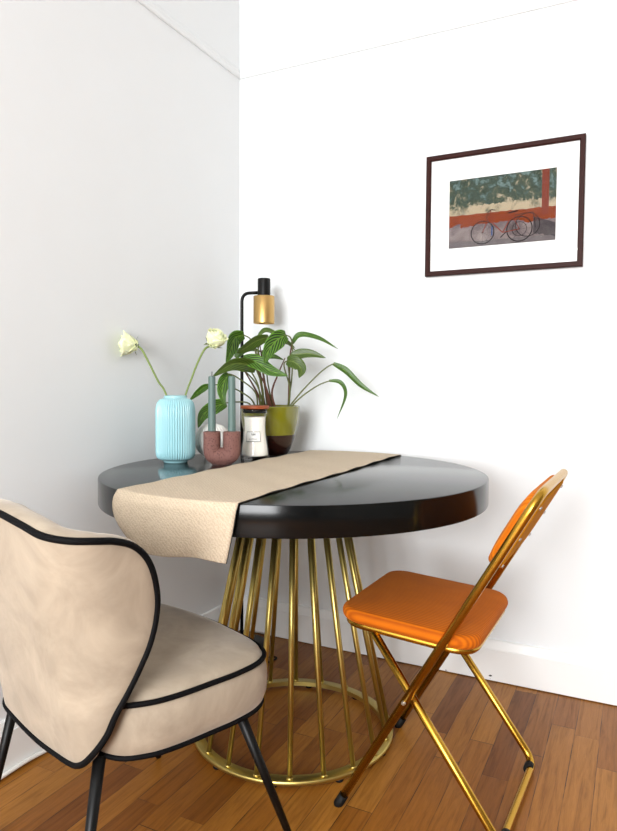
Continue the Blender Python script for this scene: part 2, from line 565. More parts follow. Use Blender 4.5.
for k in range(20):
    a = math.radians(-64 + 18 * k)
    d = Vector((math.cos(a), math.sin(a), 0))
    b = BM()
    tube(b, [TC + d * .273 + Vector((0, 0, .021)), TC + d * RT + Vector((0, 0, HT - TH - .012))], lambda s: .0064 + .0022 * s, 14)
    tube(b, [TC + d * .273 + Vector((0, 0, .021)), TC + d * .2722 + Vector((0, 0, .026))], .009, 14)
    obj('rod', b, M['brass'], tbl)
for k in range(10):
    a = math.radians(-73 + 36 * k)
    b = BM(); lathe(b, [(0, 0), (.010, 0), (.011, .002), (.011, .009), (0, .009)], TC + Vector((math.cos(a), math.sin(a), 0)) * .272, 16)
    obj('foot', b, M['rubber'], tbl)

# ------------------------------------------------------------------ table runner
def edge_y(x, sgn, r=TR): return TC.y + sgn * math.sqrt(max(r * r - (x - TC.x) ** 2, 0))


rows = []
NU = 48
XL, XRr = .368, .706
def runner_point(u, s):
    """u across 0..1; s along: -1..0 hanging front, 0..1 on the table, 1..1.2 over the far edge"""
    x = XL + (XRr - XL) * u
    zt = HT + .0022
    yf, yb = edge_y(x, -1) , edge_y(x, 1)
    if s <= 0:
        h = -s
        tuck = .012 * min(1, h * 6)
        xx = x - .022 * (1 - u) ** 2 * math.sin(PI * min(1, h * 1.1)) + (.046 * (1 - u) ** 1.5 - .022 * u ** 1.5) * (h ** 1.3)
        yy = yf - .004 - .006 * min(1, h * 7) - .004 * math.sin(u * 7 + 1) * h - .003 * math.sin(u * 15) * h
        drop = .122 + .006 * math.sin(u * 6.0) + .004 * u
        # round the fold over the edge
        z = zt - drop * h
        return Vector((xx, yy, z))
    if s <= 1:
        yy = yf + (yb - yf) * s
        wob = .003 * math.sin(s * 9) * (1 - 2 * u)
        zz = zt + (.0012 * math.sin(yy * 40 + u * 9) + .0012) * min(1, s * 8) * min(1, (1 - s) * 8)
        return Vector((x + wob, yy, zz))
    h = (s - 1) / .2
    return Vector((x, yb + .006 * min(1, h * 3), zt - .028 * h))


ss = [-1, -.985] + [-1 + i / 22 for i in range(1, 20)] + [-.1, -.06, -.03, -.012, 0, .006, .012] + [.02 + .96 * i / 60 for i in range(61)] + [.99, .996, 1, 1.02, 1.06, 1.12, 1.2]
b = BM()
grid = [[b.verts.new(runner_point(k / NU, s)) for k in range(NU + 1)] for s in ss]
for A, B in zip(grid[:-1], grid[1:]):
    for k in range(NU):
        f = b.faces.new((A[k], A[k + 1], B[k + 1], B[k])); f.smooth = True
bmesh.ops.recalc_face_normals(b, faces=b.faces[:])
run = obj('table_runner', b, M['linen'], origin=(.536, -.6, HT + .0022))
tag(run, 'beige woven table runner draped across the black tabletop', 'table runner')
m = run.modifiers.new('thickness', 'SOLIDIFY'); m.thickness = .0022; m.offset = 0
b = BM()
tube(b, [runner_point(1, s) + Vector((.0012, -.0004, .0004)) for s in ss], .0009, 8)
obj('hem', b, M['hem'], run)['label'] = 'thin black edging'

# ------------------------------------------------------------------ picture
fx0, fx1, fz0, fz1 = .7632, 1.2655, 1.370, 1.7738
pc = Vector(((fx0 + fx1) / 2, 0, fz0))
pic = thing('framed_picture', 'mahogany framed photograph of a bicycle, hanging on the white wall', 'picture', pc)
fw, fd = .0165, .022
b = BM()
def fr_ring(inset, y): return [b.verts.new(p) for p in ((fx0 + inset, y, fz0 + inset), (fx1 - inset, y, fz0 + inset), (fx1 - inset, y, fz1 - inset), (fx0 + inset, y, fz1 - inset))]
R_ = [fr_ring(0, -.002), fr_ring(0, -fd + .002), fr_ring(.002, -fd), fr_ring(fw - .003, -fd), fr_ring(fw, -fd + .003), fr_ring(fw, -.002)]
for A, B in zip(R_, R_[1:] + R_[:1]):
    for k in range(4): b.faces.new((A[k], A[(k + 1) % 4], B[(k + 1) % 4], B[k]))
obj('frame', b, M['frame'], pic)
b = BM(); box(b, (fx0 + fw, -.011, fz0 + fw), (fx1 - fw, -.003, fz1 - fw)); obj('mount', b, M['matte'], pic)
ix0, ix1, iz0, iz1 = .8425, 1.1835, 1.459, 1.6845
b = BM()
uvl = b.loops.layers.uv.new('UVMap')
y = -.0116
vs = [b.verts.new(p) for p in ((ix0, y, iz0), (ix1, y, iz0), (ix1, y, iz1), (ix0, y, iz1))]
f = b.faces.new(vs)
for l, q in zip(f.loops, ((0, 0), (1, 0), (1, 1), (0, 1))): l[uvl].uv = q
iw, ih = ix1 - ix0, iz1 - iz0
def ip(u, v, dy=0): return Vector((ix0 + u * iw, y - .0003 - dy, iz0 + v * ih))
def stroke(pts, w, mi):
    P = [ip(*q) for q in pts]
    for p, q in zip(P[:-1], P[1:]):
        d = (q - p).normalized(); n = Vector((-d.z, 0, d.x)) * w / 2
        f = b.faces.new([b.verts.new(c) for c in (p - n, q - n, q + n, p + n)]); f.material_index = mi
def wheel(u, v, r, w, mi, spokes=0):
    stroke([(u + r * ih / iw * math.cos(2 * PI * k / 36), v + r * math.sin(2 * PI * k / 36)) for k in range(37)], w, mi)
    for k in range(spokes):
        a = 2 * PI * k / spokes
        stroke([(u, v), (u + r * ih / iw * math.cos(a), v + r * math.sin(a))], .0005, mi)
wheel(.33, .195, .165, .0030, 1, 12); wheel(.675, .20, .175, .0032, 1, 12); wheel(.75, .25, .165, .0022, 1); wheel(.675, .20, .1, .0015, 1)
stroke([(.33, .195), (.40, .43), (.405, .50)], .0026, 2); stroke([(.385, .38), (.52, .17), (.61, .41)], .0028, 2)
stroke([(.39, .40), (.60, .40)], .0020, 2); stroke([(.52, .17), (.675, .20)], .0024, 2); stroke([(.675, .20), (.605, .40)], .002, 2)
stroke([(.37, .47), (.41, .515), (.45, .50)], .003, 1); stroke([(.57, .44), (.66, .46)], .0045, 1); stroke([(.42, .14), (.42, .27)], .004, 3)
stroke([(.50, .10), (.55, .17)], .003, 1); stroke([(.63, .40), (.80, .42), (.82, .2)], .002, 1); stroke([(.39, .33), (.36, .42), (.40, .47)], .0022, 1)
obj('print', b, [M['printed'], M['tyre'], M['redline'], M['blueline']], pic, recalc=False)['label'] = 'printed photograph of a red bicycle leaning on a weathered wall'
b = BM(); box(b, (fx0 + fw, -.0165, fz0 + fw), (fx1 - fw, -.0150, fz1 - fw)); obj('glass_pane', b, M['pane'], pic)

# ------------------------------------------------------------------ floor lamp in the corner
LP = Vector((.113, -.162, 0))
lamp = thing('floor_lamp', 'slim black floor lamp with a small gold shade, standing in the corner', 'lamp', LP)
b = BM()
lathe(b, [(0, .0005), (.092, .0005), (.095, .003), (.095, .016), (.092, .019), (.012, .019), (.012, .028), (.008, .03), (0, .03)], LP, 64)
obj('base', b, M['black'], lamp)
HD = Vector((.199, -.148, 0))
b = BM()
ZA = 1.331
tube(b, fillet([LP + Vector((0, 0, .02)), LP + Vector((0, 0, ZA)), Vector((HD.x - .018, HD.y - .004, ZA))], .032, 10), .0062, 14)
obj('pole', b, M['black'], lamp)
b = BM()
lathe(b, [(0, 1.305), (.0235, 1.305), (.0235, 1.378), (.0225, 1.3805), (.020, 1.382), (0, 1.382)], HD, 40)
o = obj('lamp_holder', b, M['black'], lamp); m = o.modifiers.new('split', 'EDGE_SPLIT'); m.split_angle = math.radians(50)
b = BM()
lathe(b, [(.0238, 1.318), (.037, 1.318), (.0385, 1.3165), (.0385, 1.2195), (.037, 1.2185), (.0365, 1.2195), (.0365, 1.31), (.0238, 1.312)], HD, 48)
o = obj('lamp_shade', b, M['lampgold'], lamp); m = o.modifiers.new('split', 'EDGE_SPLIT'); m.split_angle = math.radians(50)
b = BM(); lathe(b, [(0, 1.23), (.018, 1.235), (.025, 1.252), (.018, 1.275), (.012, 1.305), (0, 1.305)], HD, 24)
obj('bulb', b, M['white_glaze'], lamp)
b = BM()
tube(b, spline([LP + Vector((.09, -.03, .006)), (.235, -.23, .005), (.272, -.245, .005), (.285, -.20, .006), (.262, -.215, .011), (.235, -.29, .005)], 8), .0035, 8)
obj('power_cord', b, M['black'], lamp)

# ------------------------------------------------------------------ beige velvet chair
CA = math.radians(17.5)
VF = Vector((math.sin(CA), math.cos(CA), 0)); VR = Vector((math.cos(CA), -math.sin(CA), 0))
def W3(r, f, z): return VR * r + VF * f + Vector((0, 0, z))
R0 = .835
vch = thing('velvet_chair', 'beige velvet chair with black piping, tucked at the table', 'chair', W3(R0, -1.0, 0))
# seat
half = [(0, -.776), (.10, -.782), (.170, -.792), (.216, -.812), (.241, -.852), (.249, -.91), (.247, -.97), (.242, -1.045), (.228, -1.10), (.195, -1.143), (.12, -1.165), (0, -1.168)]
def seat_loop(n=96):
    P = [Vector((x, y, 0)) for x, y in half] + [Vector((-x, y, 0)) for x, y in half[-2:0:-1]]
    ext = P[-3:] + P + P[:4]
    sp = spline(ext, 8)
    sp = sp[3 * 8: 3 * 8 + len(P) * 8]
    return sp
SL = seat_loop()
sc_c = Vector((0, -.99, 0))
def seat_ring(scale, dz, z, sag=0.0):
    out = []
    for q in SL:
        d = q - sc_c
        l = d.length
        k = (l + dz) / l * scale
        w = sc_c + d * k
        out.append(W3(R0 + w.x, w.y, z + sag * (1 - min(1, abs(w.x) / .25)) ))
    return out
b = BM()
prof = [(.3, -.02, .352), (.85, -.012, .348), (1, -.014, .348), (1, -.006, .356), (1, .001, .375), (1, .003, .40), (1, .001, .425), (1, -.004, .440), (1, -.007, .4445), (.97, -.006, .4555), (.9, -.006, .462), (.78, 0, .467), (.6, 0, .470), (.4, 0, .471), (.2, 0, .472)]
rings = [[b.verts.new(p) for p in seat_ring(*q)] for q in prof]
n = len(SL)
for A, B in zip(rings[:-1], rings[1:]):
    for k in range(n):
        f = b.faces.new((A[k], A[(k + 1) % n], B[(k + 1) % n], B[k])); f.smooth = True
b.faces.new(rings[0]); f = b.faces.new(rings[-1]); f.smooth = True
seat = obj('seat', b, M['velvet'], vch)
b = BM(); tube(b, seat_ring(1, -.0035, .4455), .0052, 8, closed=True); obj('seat_piping', b, M['pipe'], seat)
b = BM(); tube(b, seat_ring(1, -.009, .349), .0052, 8, closed=True); obj('seat_piping', b, M['pipe'], seat)
# backrest: an upright shell, flat in the middle with two wings bent forward
def fc(z): return -1.185 - (z - .335) / (.78 - .335) * .077
def plan(s, z):
    sg = 1 if s >= 0 else -1
    s = abs(s); R1 = .148; rad = .075; arc = rad * PI / 2
    hw = 1.0 + .55 * max(0, z - .60)
    if s < R1: r, f = s, 0.0
    elif s < R1 + arc:
        a = (s - R1) / rad; r, f = R1 + rad * math.sin(a), rad * (1 - math.cos(a))
    else: r, f = R1 + rad, rad + (s - R1 - arc)
    bulge = -.012 * math.cos(min(1, s / .25) * PI / 2)
    return W3(R0 + sg * r * hw, fc(z) + f + bulge, z)
oh = [(0, .334), (.08, .337), (.135, .341), (.165, .352), (.19, .374), (.218, .408), (.242, .450), (.288, .505), (.322, .552), (.344, .605), (.346, .655), (.336, .698), (.313, .728), (.28, .743), (.245, .749), (.21, .752), (.17, .757), (.10, .768), (0, .777)]
P = [Vector((s, z, 0)) for s, z in oh] + [Vector((-s * (1.25 if z < .42 else 1), z, 0)) for s, z in oh[-2:0:-1]]
ext = P[-3:] + P + P[:4]
OL = spline(ext, 6)[18:18 + len(P) * 6]
oc = Vector((0, .57, 0))
n = len(OL)
def sh_pt(q): return plan(q.x, q.y)
def sh_n(q):
    e = .004
    du = plan(q.x + e, q.y) - plan(q.x - e, q.y); dv = plan(q.x, q.y + e) - plan(q.x, q.y - e)
    return du.cross(dv).normalized() * -1     # towards the sitter
def shell_ring(rho, off, grow=0.0):
    out = []
    for q in OL:
        d = q - oc; l = d.length
        w = oc + d * (rho + grow / l)
        out.append(sh_pt(w) + sh_n(w) * off)
    return out
TB = .042
chk = (sh_n(Vector((0, .6, 0)))).dot(VF)
if chk < 0: TB = -TB
sg_ = 1 if TB > 0 else -1
b = BM()
lay = [shell_ring(.06, 0), shell_ring(.25, 0), shell_ring(.45, 0), shell_ring(.65, 0), shell_ring(.82, 0), shell_ring(.93, 0), shell_ring(1, 0)]
for k in range(1, 8):
    a = PI * k / 8
    lay.append(shell_ring(1, TB / 2 * (1 - math.cos(a)), .010 * math.sin(a)))
lay += [shell_ring(1, TB)] + [shell_ring(r_, TB + sg_ * .012 * (1 - r_ ** 3)) for r_ in (.93, .82, .65, .45, .25, .06)]
rings = [[b.verts.new(p) for p in r_] for r_ in lay]
for A, B in zip(rings[:-1], rings[1:]):
    for k in range(n):
        f = b.faces.new((A[k], A[(k + 1) % n], B[(k + 1) % n], B[k])); f.smooth = True
b.faces.new(rings[0]); b.faces.new(rings[-1])
back = obj('backrest', b, M['velvet'], vch)
b = BM(); tube(b, shell_ring(1, sg_ * .001, .002), .006, 8, closed=True); obj('back_piping', b, M['pipe'], back)
for t0, t1, f0, f1 in ((.185, .245, -.868, -.748), (-.185, -.275, -.868, -.752), (.162, .195, -1.155, -1.228), (-.205, -.25, -1.145, -1.215)):
    b = BM(); tube(b, [W3(R0 + t0, f0, .352), W3(R0 + t1, f1, 0.0)], lambda s: .0115 - .0045 * s, 14); obj('leg', b, M['black'], vch)

# ------------------------------------------------------------------ orange folding chair
Y0, Y1 = -.854, -.447
YM = (Y0 + Y1) / 2
fch = thing('folding_chair', 'orange folding chair with gold tube frame, beside the white wall', 'chair', (1.02, YM, 0))
def ax(z): return .827 + (z - .01) * .5680
TA = .0098
b = BM()
path = fillet([(ax(.012), Y0, .012), (ax(.784), Y0, .784), (ax(.784), Y1, .784), (ax(.012), Y1, .012)], .055, 10)
tube(b, path, TA, 14)
fa = obj('back_frame', b, M['gold'], fch)
for yy in (Y0, Y1):
    b = BM(); tube(b, [(ax(0.0) - .001, yy, 0.0), (ax(.004), yy, .004), (ax(.03), yy, .03)], lambda s: .0115 if s > .2 else .0105, 14)
    obj('foot_cap', b, M['rubber'], fch)
Yi0, Yi1 = Y0 + .0215, Y1 - .0215
b = BM()
path = fillet([(.899, Yi0, .428), (1.197, Yi0, .0135), (1.207, Yi1, .0135), (.899, Yi1, .428)], .04, 10)
tube(b, path, TA, 14)
obj('rear_frame', b, M['gold'], fch)
for yy in (Yi0 + .034, Yi1 - .034):
    b = BM(); tube(b, [(1.202, yy - .011, .0135), (1.202, yy + .011, .0135)], .0132, 14); obj('floor_glide', b, M['rubber'], fch)
for yy, s in ((Y0, -1), (Y1, 1)):
    b = BM(); tube(b, [(.9865, yy - s * .03, .291), (.9865, yy + s * .012, .291), (.9865, yy + s * .0145, .291)], lambda q: .0052 if q < .9 else .0035, 12)
    obj('pivot_bolt', b, M['chrome'], fch)
# seat rail and cushion
sx0, sx1, sy0, sy1 = .822, 1.128, Yi0 + .002, Yi1 - .002
def rail_z(x): return .436 - (x - .851) * .065
b = BM()
loop = fillet([(.97, sy0, 0), (sx1, sy0, 0), (sx1, sy1, 0), (sx0, sy1, 0), (sx0, sy0, 0), (.97, sy0, 0)], .055, 8)[:-1]
tube(b, [(q.x, q.y, rail_z(q.x)) for q in loop], .0085, 12, closed=True)
obj('seat_rail', b, M['gold'], fch)


def cushion(x0, x1, y0, y1, rad, th, crown, edge, steps=9):
    """rounded pad in its own (u, v, w) space: list of rings, bottom to top"""
    def rr(ins):
        r = max(rad - ins, .006)
        X0, X1, Y0_, Y1_ = x0 + ins, x1 - ins, y0 + ins, y1 - ins
        out = []
        for cx, cy, a0 in ((X1 - r, Y1_ - r, 0), (X0 + r, Y1_ - r, PI / 2), (X0 + r, Y0_ + r, PI), (X1 - r, Y0_ + r, 1.5 * PI)):
            for k in range(9):
                a = a0 + PI / 2 * k / 8
                out.append((cx + r * math.cos(a), cy + r * math.sin(a)))
        dense = []
        for i in range(len(out)):
            p, q = out[i], out[(i + 1) % len(out)]
            mm = 10 if i % 9 == 8 else 1
            for j in range(mm): dense.append((p[0] + (q[0] - p[0]) * j / mm, p[1] + (q[1] - p[1]) * j / mm))
        return dense
    R__ = []
    R__.append([(p[0], p[1], 0) for p in rr(edge * 2.2)])
    R__.append([(p[0], p[1], 0) for p in rr(edge * .5)])
    for k in range(steps + 1):
        a = -PI / 2 + PI * k / steps
        R__.append([(p[0], p[1], th / 2 + th / 2 * math.sin(a)) for p in rr(edge * .5 * (1 - math.cos(a)))])
    m_ = min(x1 - x0, y1 - y0) / 2
    for q in (.2, .38, .55, .72, .86):
        R__.append([(p[0], p[1], th + crown * (1 - (1 - q) ** 2)) for p in rr(edge * .5 + (m_ - edge * .5) * q)])
    return R__


def loft(b, R__, f3, mi=0):
    rings = [[b.verts.new(f3(*p)) for p in r_] for r_ in R__]
    n = len(rings[0])
    for A, B in zip(rings[:-1], rings[1:]):
        for k in range(n):
            f = b.faces.new((A[k], A[(k + 1) % n], B[(k + 1) % n], B[k])); f.smooth = True; f.material_index = mi
    for r_ in (rings[0], rings[-1]):
        f = b.faces.new(r_); f.smooth = True; f.material_index = mi


b = BM()
loft(b, cushion(.806, 1.142, Y0 + .011, Y1 - .014, .055, .032, .005, .026), lambda x, y_, w: Vector((x, y_, rail_z(x) + .004 + w)))
obj('seat_cushion', b, M['orange'], fch)
# backrest pad lies on the front of the tubes; s runs up the tube, w forward
dx, dz = .568 / math.hypot(.568, 1), 1 / math.hypot(.568, 1)
def bk(s, y_, w):
    yy = (y_ - YM) / .2
    return Vector((ax(.58) + dx * s - dz * (w - .006), y_, .58 + dz * s + dx * (w - .006)))
b = BM()
loft(b, cushion(.032, .222, Y0 + .012, Y1 - .012, .055, .028, .007, .026), bk)
bp = obj('back_cushion', b, M['orange_back'], fch)
b = BM()
loft(b, cushion(.036, .218, Y0 + .013, Y1 - .013, .05, .006, 0, .004, 4), lambda s, y_, w: bk(s, y_, w - .006))
obj('back_panel', b, M['panel'], fch)['label'] = 'smooth ochre rear panel of the backrest'
for s_, yy in ((.05, Y0 + .035), (.05, Y1 - .035), (.12, Y0 + .035), (.12, Y1 - .035), (.2, Y0 + .035), (.2, Y1 - .035)):
    b = BM(); tube(b, [bk(s_, yy, -.004), bk(s_, yy, -.0095)], .0042, 10); obj('screw', b, M['chrome'], fch)

fch.rotation_euler = (0, 0, math.radians(-1.4)); fch.location.x -= .0005

# ------------------------------------------------------------------ things on the table
ZT = HT
VC = Vector((.150, -.604, ZT))
vs_ = thing('ribbed_vase', 'pale aqua ribbed vase holding two white roses', 'vase', VC)
b = BM()
prof = [(0, 0), (.036, 0), (.038, .003), (.039, .008), (.048, .009), (.0545, .0145), (.0582, .024), (.0592, .036)] + [(.0592, .036 + .0135 * k) for k in range(1, 10)] + [(.0582, .170), (.0545, .184), (.048, .193), (.040, .1975), (.0365, .199), (.0355, .2015), (.036, .2055), (.0345, .207), (.0325, .2055), (.032, .197), (.045, .185), (.05, .16), (.05, .03), (0, .02)]
lathe(b, prof, VC, 48 * 8, 48, .0044, (.010, .195))
obj('body', b, M['vase'], vs_)


def rose(base, tip_c, face, stem_pts, label, op=1.0):
    rt = thing('rose', label, 'flower', base, 'roses in the ribbed vase')
    b = BM(); tube(b, spline(stem_pts, 8), lambda s: .0028 + .0006 * s, 8); obj('stem', b, M['rose_stem'], rt)
    face = face.normalized()
    a = face.orthogonal().normalized(); c = face.cross(a)
    rng = random.Random(len(label) * 13)
    b = BM()
    def petal(ang, r_in, lean, L, w, curl):
        rad = a * math.cos(ang) + c * math.sin(ang)
        tan = face.cross(rad)
        rows = []
        NU_, NV = 8, 6
        for i in range(NV + 1):
            v = i / NV
            out = r_in * math.sin(min(1, v * 1.5) * PI / 2) + (lean * L * v * v + curl * max(0, v - .75) ** 2 * 9 * L) * op
            h = L * (v - .35 * max(0, v - .78) * (1 if curl > 0 else 0))
            ww = w * (math.sin(PI * (.16 + .62 * v)))
            row = []
            for j in range(NU_ + 1):
                u = 2 * j / NU_ - 1
                wrap = (1 - math.cos(u * .95)) * (r_in + .006) * .75
                row.append(b.verts.new(tip_c + face * ((h - .022) * 1.25 - .003 * u * u * v * (L / .04) + .0012 * math.sin(u * 6 + ang * 3) * v) + rad * (out - wrap) * 1.25 + tan * (u * ww * 1.25)))
            rows.append(row)
        for A, B in zip(rows[:-1], rows[1:]):
            for j in range(NU_):
                f = b.faces.new((A[j], A[j + 1], B[j + 1], B[j])); f.smooth = True
    for k in range(4): petal(k * 1.57 + .3, .004, .0, .046, .010, 0)
    for k in range(5): petal(k * 1.26 + .8, .010, .05, .046, .016, .01)
    for k in range(6): petal(k * 1.05 + rng.random() * .3, .017, .12, .044, .020, .04)
    for k in range(7): petal(k * .9 + .5 + rng.random() * .3, .022, .26 + .15 * rng.random(), .038 + .004 * rng.random(), .020, .10)
    o = obj('blossom', b, M['petal'], rt, recalc=False)
    m = o.modifiers.new('thickness', 'SOLIDIFY'); m.thickness = .0008
    b = BM()
    lathe_pts = []
    tube(b, [tip_c - face * .031, tip_c - face * .027, tip_c - face * .021, tip_c - face * .016], lambda s: .004 + .009 * math.sin(s * PI / 2), 12)
    for k in range(5):
        an = 2 * PI * k / 5; rad = a * math.cos(an) + c * math.sin(an); tn = face.cross(rad)
        p0 = tip_c - face * .024 + rad * .008; p1 = tip_c - face * .021 + rad * .022; p2 = tip_c - face * (.028 if k % 2 else .016) + rad * .034
        q = [b.verts.new(v) for v in (p0 - tn * .004, p1 - tn * .005, p2, p1 + tn * .005, p0 + tn * .004)]
        f = b.faces.new(q)
    obj('calyx', b, M['sepal'], rt)
    return rt


vb = VC + Vector((0, 0, .03))
h1 = at(128.5, 344.5, VC, .01); s1 = at(137.5, 344.5, VC, .01)
rose(vb + HR * .02, h1, -HR * 1.0 + Vector((0, 0, .12)) + HN * .35,
     [vb + HR * .02, at(167, 397, VC), at(158, 381, VC, .005), at(148, 361, VC, .01), at(142, 350, VC, .01), h1 + HR * .022 - HN * .008],
     'left white rose, its head drooping sideways away from the plant', .7)
h2 = at(215.5, 339, VC, -.01)
rose(vb - HR * .02, h2, HR * .5 + Vector((0, 0, .8)) + HN * .35,
     [vb - HR * .02, at(185, 397, VC), at(191, 380, VC), at(198, 362, VC, -.005), at(205, 349, VC, -.01), h2 + (-(HR * .5 + Vector((0, 0, .8)) + HN * .35).normalized()) * .024],
     'right white rose with its head facing up beside the plant leaves', .45)

WC = Vector((.186, -.455, ZT))
wv = thing('round_vase', 'round white ribbed vase behind the terracotta candle holder', 'vase', WC)
b = BM()
prof = [(0, 0), (.026, 0), (.028, .003)]
for k in range(1, 22):
    a = -PI / 2 + .5 + (PI - .95) * k / 22
    prof.append((.057 * math.cos(a), .058 + .057 * math.sin(a)))
prof += [(.022, .1105), (.018, .1115), (.016, .110), (.016, .10), (.04, .08), (.04, .03), (0, .02)]
lathe(b, prof, WC, 24 * 10, 24, .0075, (.004, .108))
obj('body', b, M['white_glaze'], wv)

HC = Vector((.310, -.586, ZT))
ch = thing('candle_holder', 'speckled terracotta U shaped candle holder', 'candle holder', HC)
b = BM()
pts = [HC - HR * .030 + Vector((0, 0, .100)), HC - HR * .030 + Vector((0, 0, .080))]
for k in range(0, 41):
    a = PI + PI * k / 40
    ca, sa = math.cos(a), math.sin(a)
    pts.append(HC + HR * .030 * math.copysign(abs(ca) ** .45, ca) + Vector((0, 0, .056 - .030 * abs(sa) ** .45)))
pts += [HC + HR * .030 + Vector((0, 0, .080)), HC + HR * .030 + Vector((0, 0, .100))]
tube(b, pts, .0260, 32)
for v in b.verts:
    if v.co.z < ZT + .0035: v.co.z = ZT + .0005
hol = obj('body', b, M['terracotta'], ch)
bevel(hol, .0025, 3)
for sgn in (-1, 1):
    c0 = HC + HR * .030 * sgn + Vector((0, 0, .1005))
    b = BM(); lathe(b, [(.0125, .0001), (.0165, .0001), (.0165, .0008), (.0125, .0008), (.0125, .0001)], c0, 32); obj('socket_rim', b, M['terracotta'], ch)
    cn = thing('taper_candle', 'sage green taper candle in the %s arm of the terracotta holder' % ('left' if sgn < 0 else 'right'), 'candle', c0, 'taper candles in the U shaped holder')
    b = BM(); lathe(b, [(0, .0003), (.0118, .0003), (.0112, .06), (.0106, .161), (.0098, .1655), (.006, .167), (0, .1672)], c0, 32)
    o = obj('wax', b, M['candle'], cn); m = o.modifiers.new('split', 'EDGE_SPLIT'); m.split_angle = math.radians(50)
    hw = .013 if sgn < 0 else .004
    b = BM(); tube(b, [c0 + Vector((0, 0, .166)), c0 + Vector((.0005, 0, .167 + hw))], .0012, 8); obj('wick', b, M['wick'], cn)

JC = Vector((.318, -.408, ZT))
jr = thing('jar_candle', 'cream candle in an hourglass jar with orange wooden lid', 'candle', JC)
def jr_r(z):
    q = z / .165
    return .0405 + .0045 * math.cos((q - .02) * 2 * PI * .82) + .0015 * (1 - q) 
b = BM()
prof = [(0, .0004), (.040, .0004), (.0445, .003)] + [(jr_r(.006 + .157 * k / 24), .006 + .157 * k / 24) for k in range(25)]
prof += [(jr_r(.163) - .0025, .1635)] + [(jr_r(.006 + .157 * k / 24) - .003, .006 + .157 * k / 24) for k in range(24, 1, -1)] + [(.036, .010), (0, .010)]
lathe(b, prof, JC, 48); obj('glass', b, M['jar'], jr)
b = BM(); lathe(b, [(0, .011), (.037, .011)] + [(jr_r(.012 + .125 * k / 20) - .0036, .012 + .125 * k / 20) for k in range(21)] + [(.03, .1375), (0, .1375)], JC, 48); obj('wax', b, M['wax'], jr)
b = BM(); lathe(b, [(0, .150), (.0375, .150), (.0385, .152), (.0385, .163), (0, .163)], JC, 48); o = obj('lid_seal', b, M['rubber'], jr)
b = BM(); lathe(b, [(0, .1638), (.0455, .1638), (.0465, .1655), (.0465, .1715), (.045, .1735), (0, .1735)], JC, 48); o = obj('lid', b, M['lid'], jr)
m = o.modifiers.new('split', 'EDGE_SPLIT'); m.split_angle = math.radians(50)
ja = math.atan2(HN.y, HN.x) - .05
def on_jar(u, z, e):
    a = ja + u / .041
    r = jr_r(z) + e
    return JC + Vector((r * math.cos(a), r * math.sin(a), z))
def patch(b, u0, u1, z0, z1, e, mi=0, n=8):
    rows = [[b.verts.new(on_jar(u0 + (u1 - u0) * i / n, z0 + (z1 - z0) * j / 4, e)) for i in range(n + 1)] for j in range(5)]
    for A, B in zip(rows[:-1], rows[1:]):
        for i in range(n):
            f = b.faces.new((A[i], A[i + 1], B[i + 1], B[i])); f.material_index = mi; f.smooth = True
b = BM()
patch(b, -.0245, .0245, .059, .091, .0006, 1)
patch(b, -.0232, .0232, .0603, .0897, .0009, 0)
def jl(pts, w):
    for (u0, z0), (u1, z1) in zip(pts[:-1], pts[1:]):
        d = Vector((u1 - u0, z1 - z0)); nn = Vector((-d.y, d.x)).normalized() * w / 2
        f = b.faces.new([b.verts.new(on_jar(u, z, .0013)) for u, z in ((u0 - nn.x, z0 - nn.y), (u1 - nn.x, z1 - nn.y), (u1 + nn.x, z1 + nn.y), (u0 + nn.x, z0 + nn.y))]); f.material_index = 1
jl([(-.006, .086), (-.004, .079), (-.002, .085), (0, .079), (.002, .086)], .0011)
jl([(.001, .086), (.003, .079), (.005, .085), (.0065, .079), (.0075, .086)], .0011)
jl([(-.010, .0735), (.010, .0735)], .0005)
for q in range(9): jl([(-.0125 + q * .003, .0655), (-.0125 + q * .003 + .0016, .0695)], .0009)
jl([(-.014, .0635), (.014, .0635)], .0007)
obj('label', b, [M['label'], M['ink']], jr, recalc=False)['label'] = 'white paper label with black border'

PC = Vector((.276, -.234, ZT))
pot = thing('potted_plant', 'striped leafy houseplant in an olive and brown glazed pot', 'plant', PC)
b = BM()
def pot_r(z): return .064 + .0395 * math.sin(min(1, z / .165) * PI / 2) ** .8
pr = [(0, .0004), (.060, .0004), (.064, .003)] + [(pot_r(.17 * k / 20), .004 + .16 * k / 20) for k in range(1, 21)] + [(.1030, .1665), (.1005, .1675), (.0985, .1655), (.097, .140), (0, .140)]
lathe(b, pr, PC, 64)
for f in b.faces:
    zc = f.calc_center_median(); f.material_index = 1 if (zc.z - ZT) < .070 and (zc - PC).xy.length > .02 else 0
obj('pot', b, [M['pot_green'], M['pot_brown']], pot)
b = BM(); lathe(b, [(0, .1415), (.0975, .1415), (.0975, .149), (.05, .154), (0, .156)], PC, 48); obj('soil', b, M['soil'], pot)


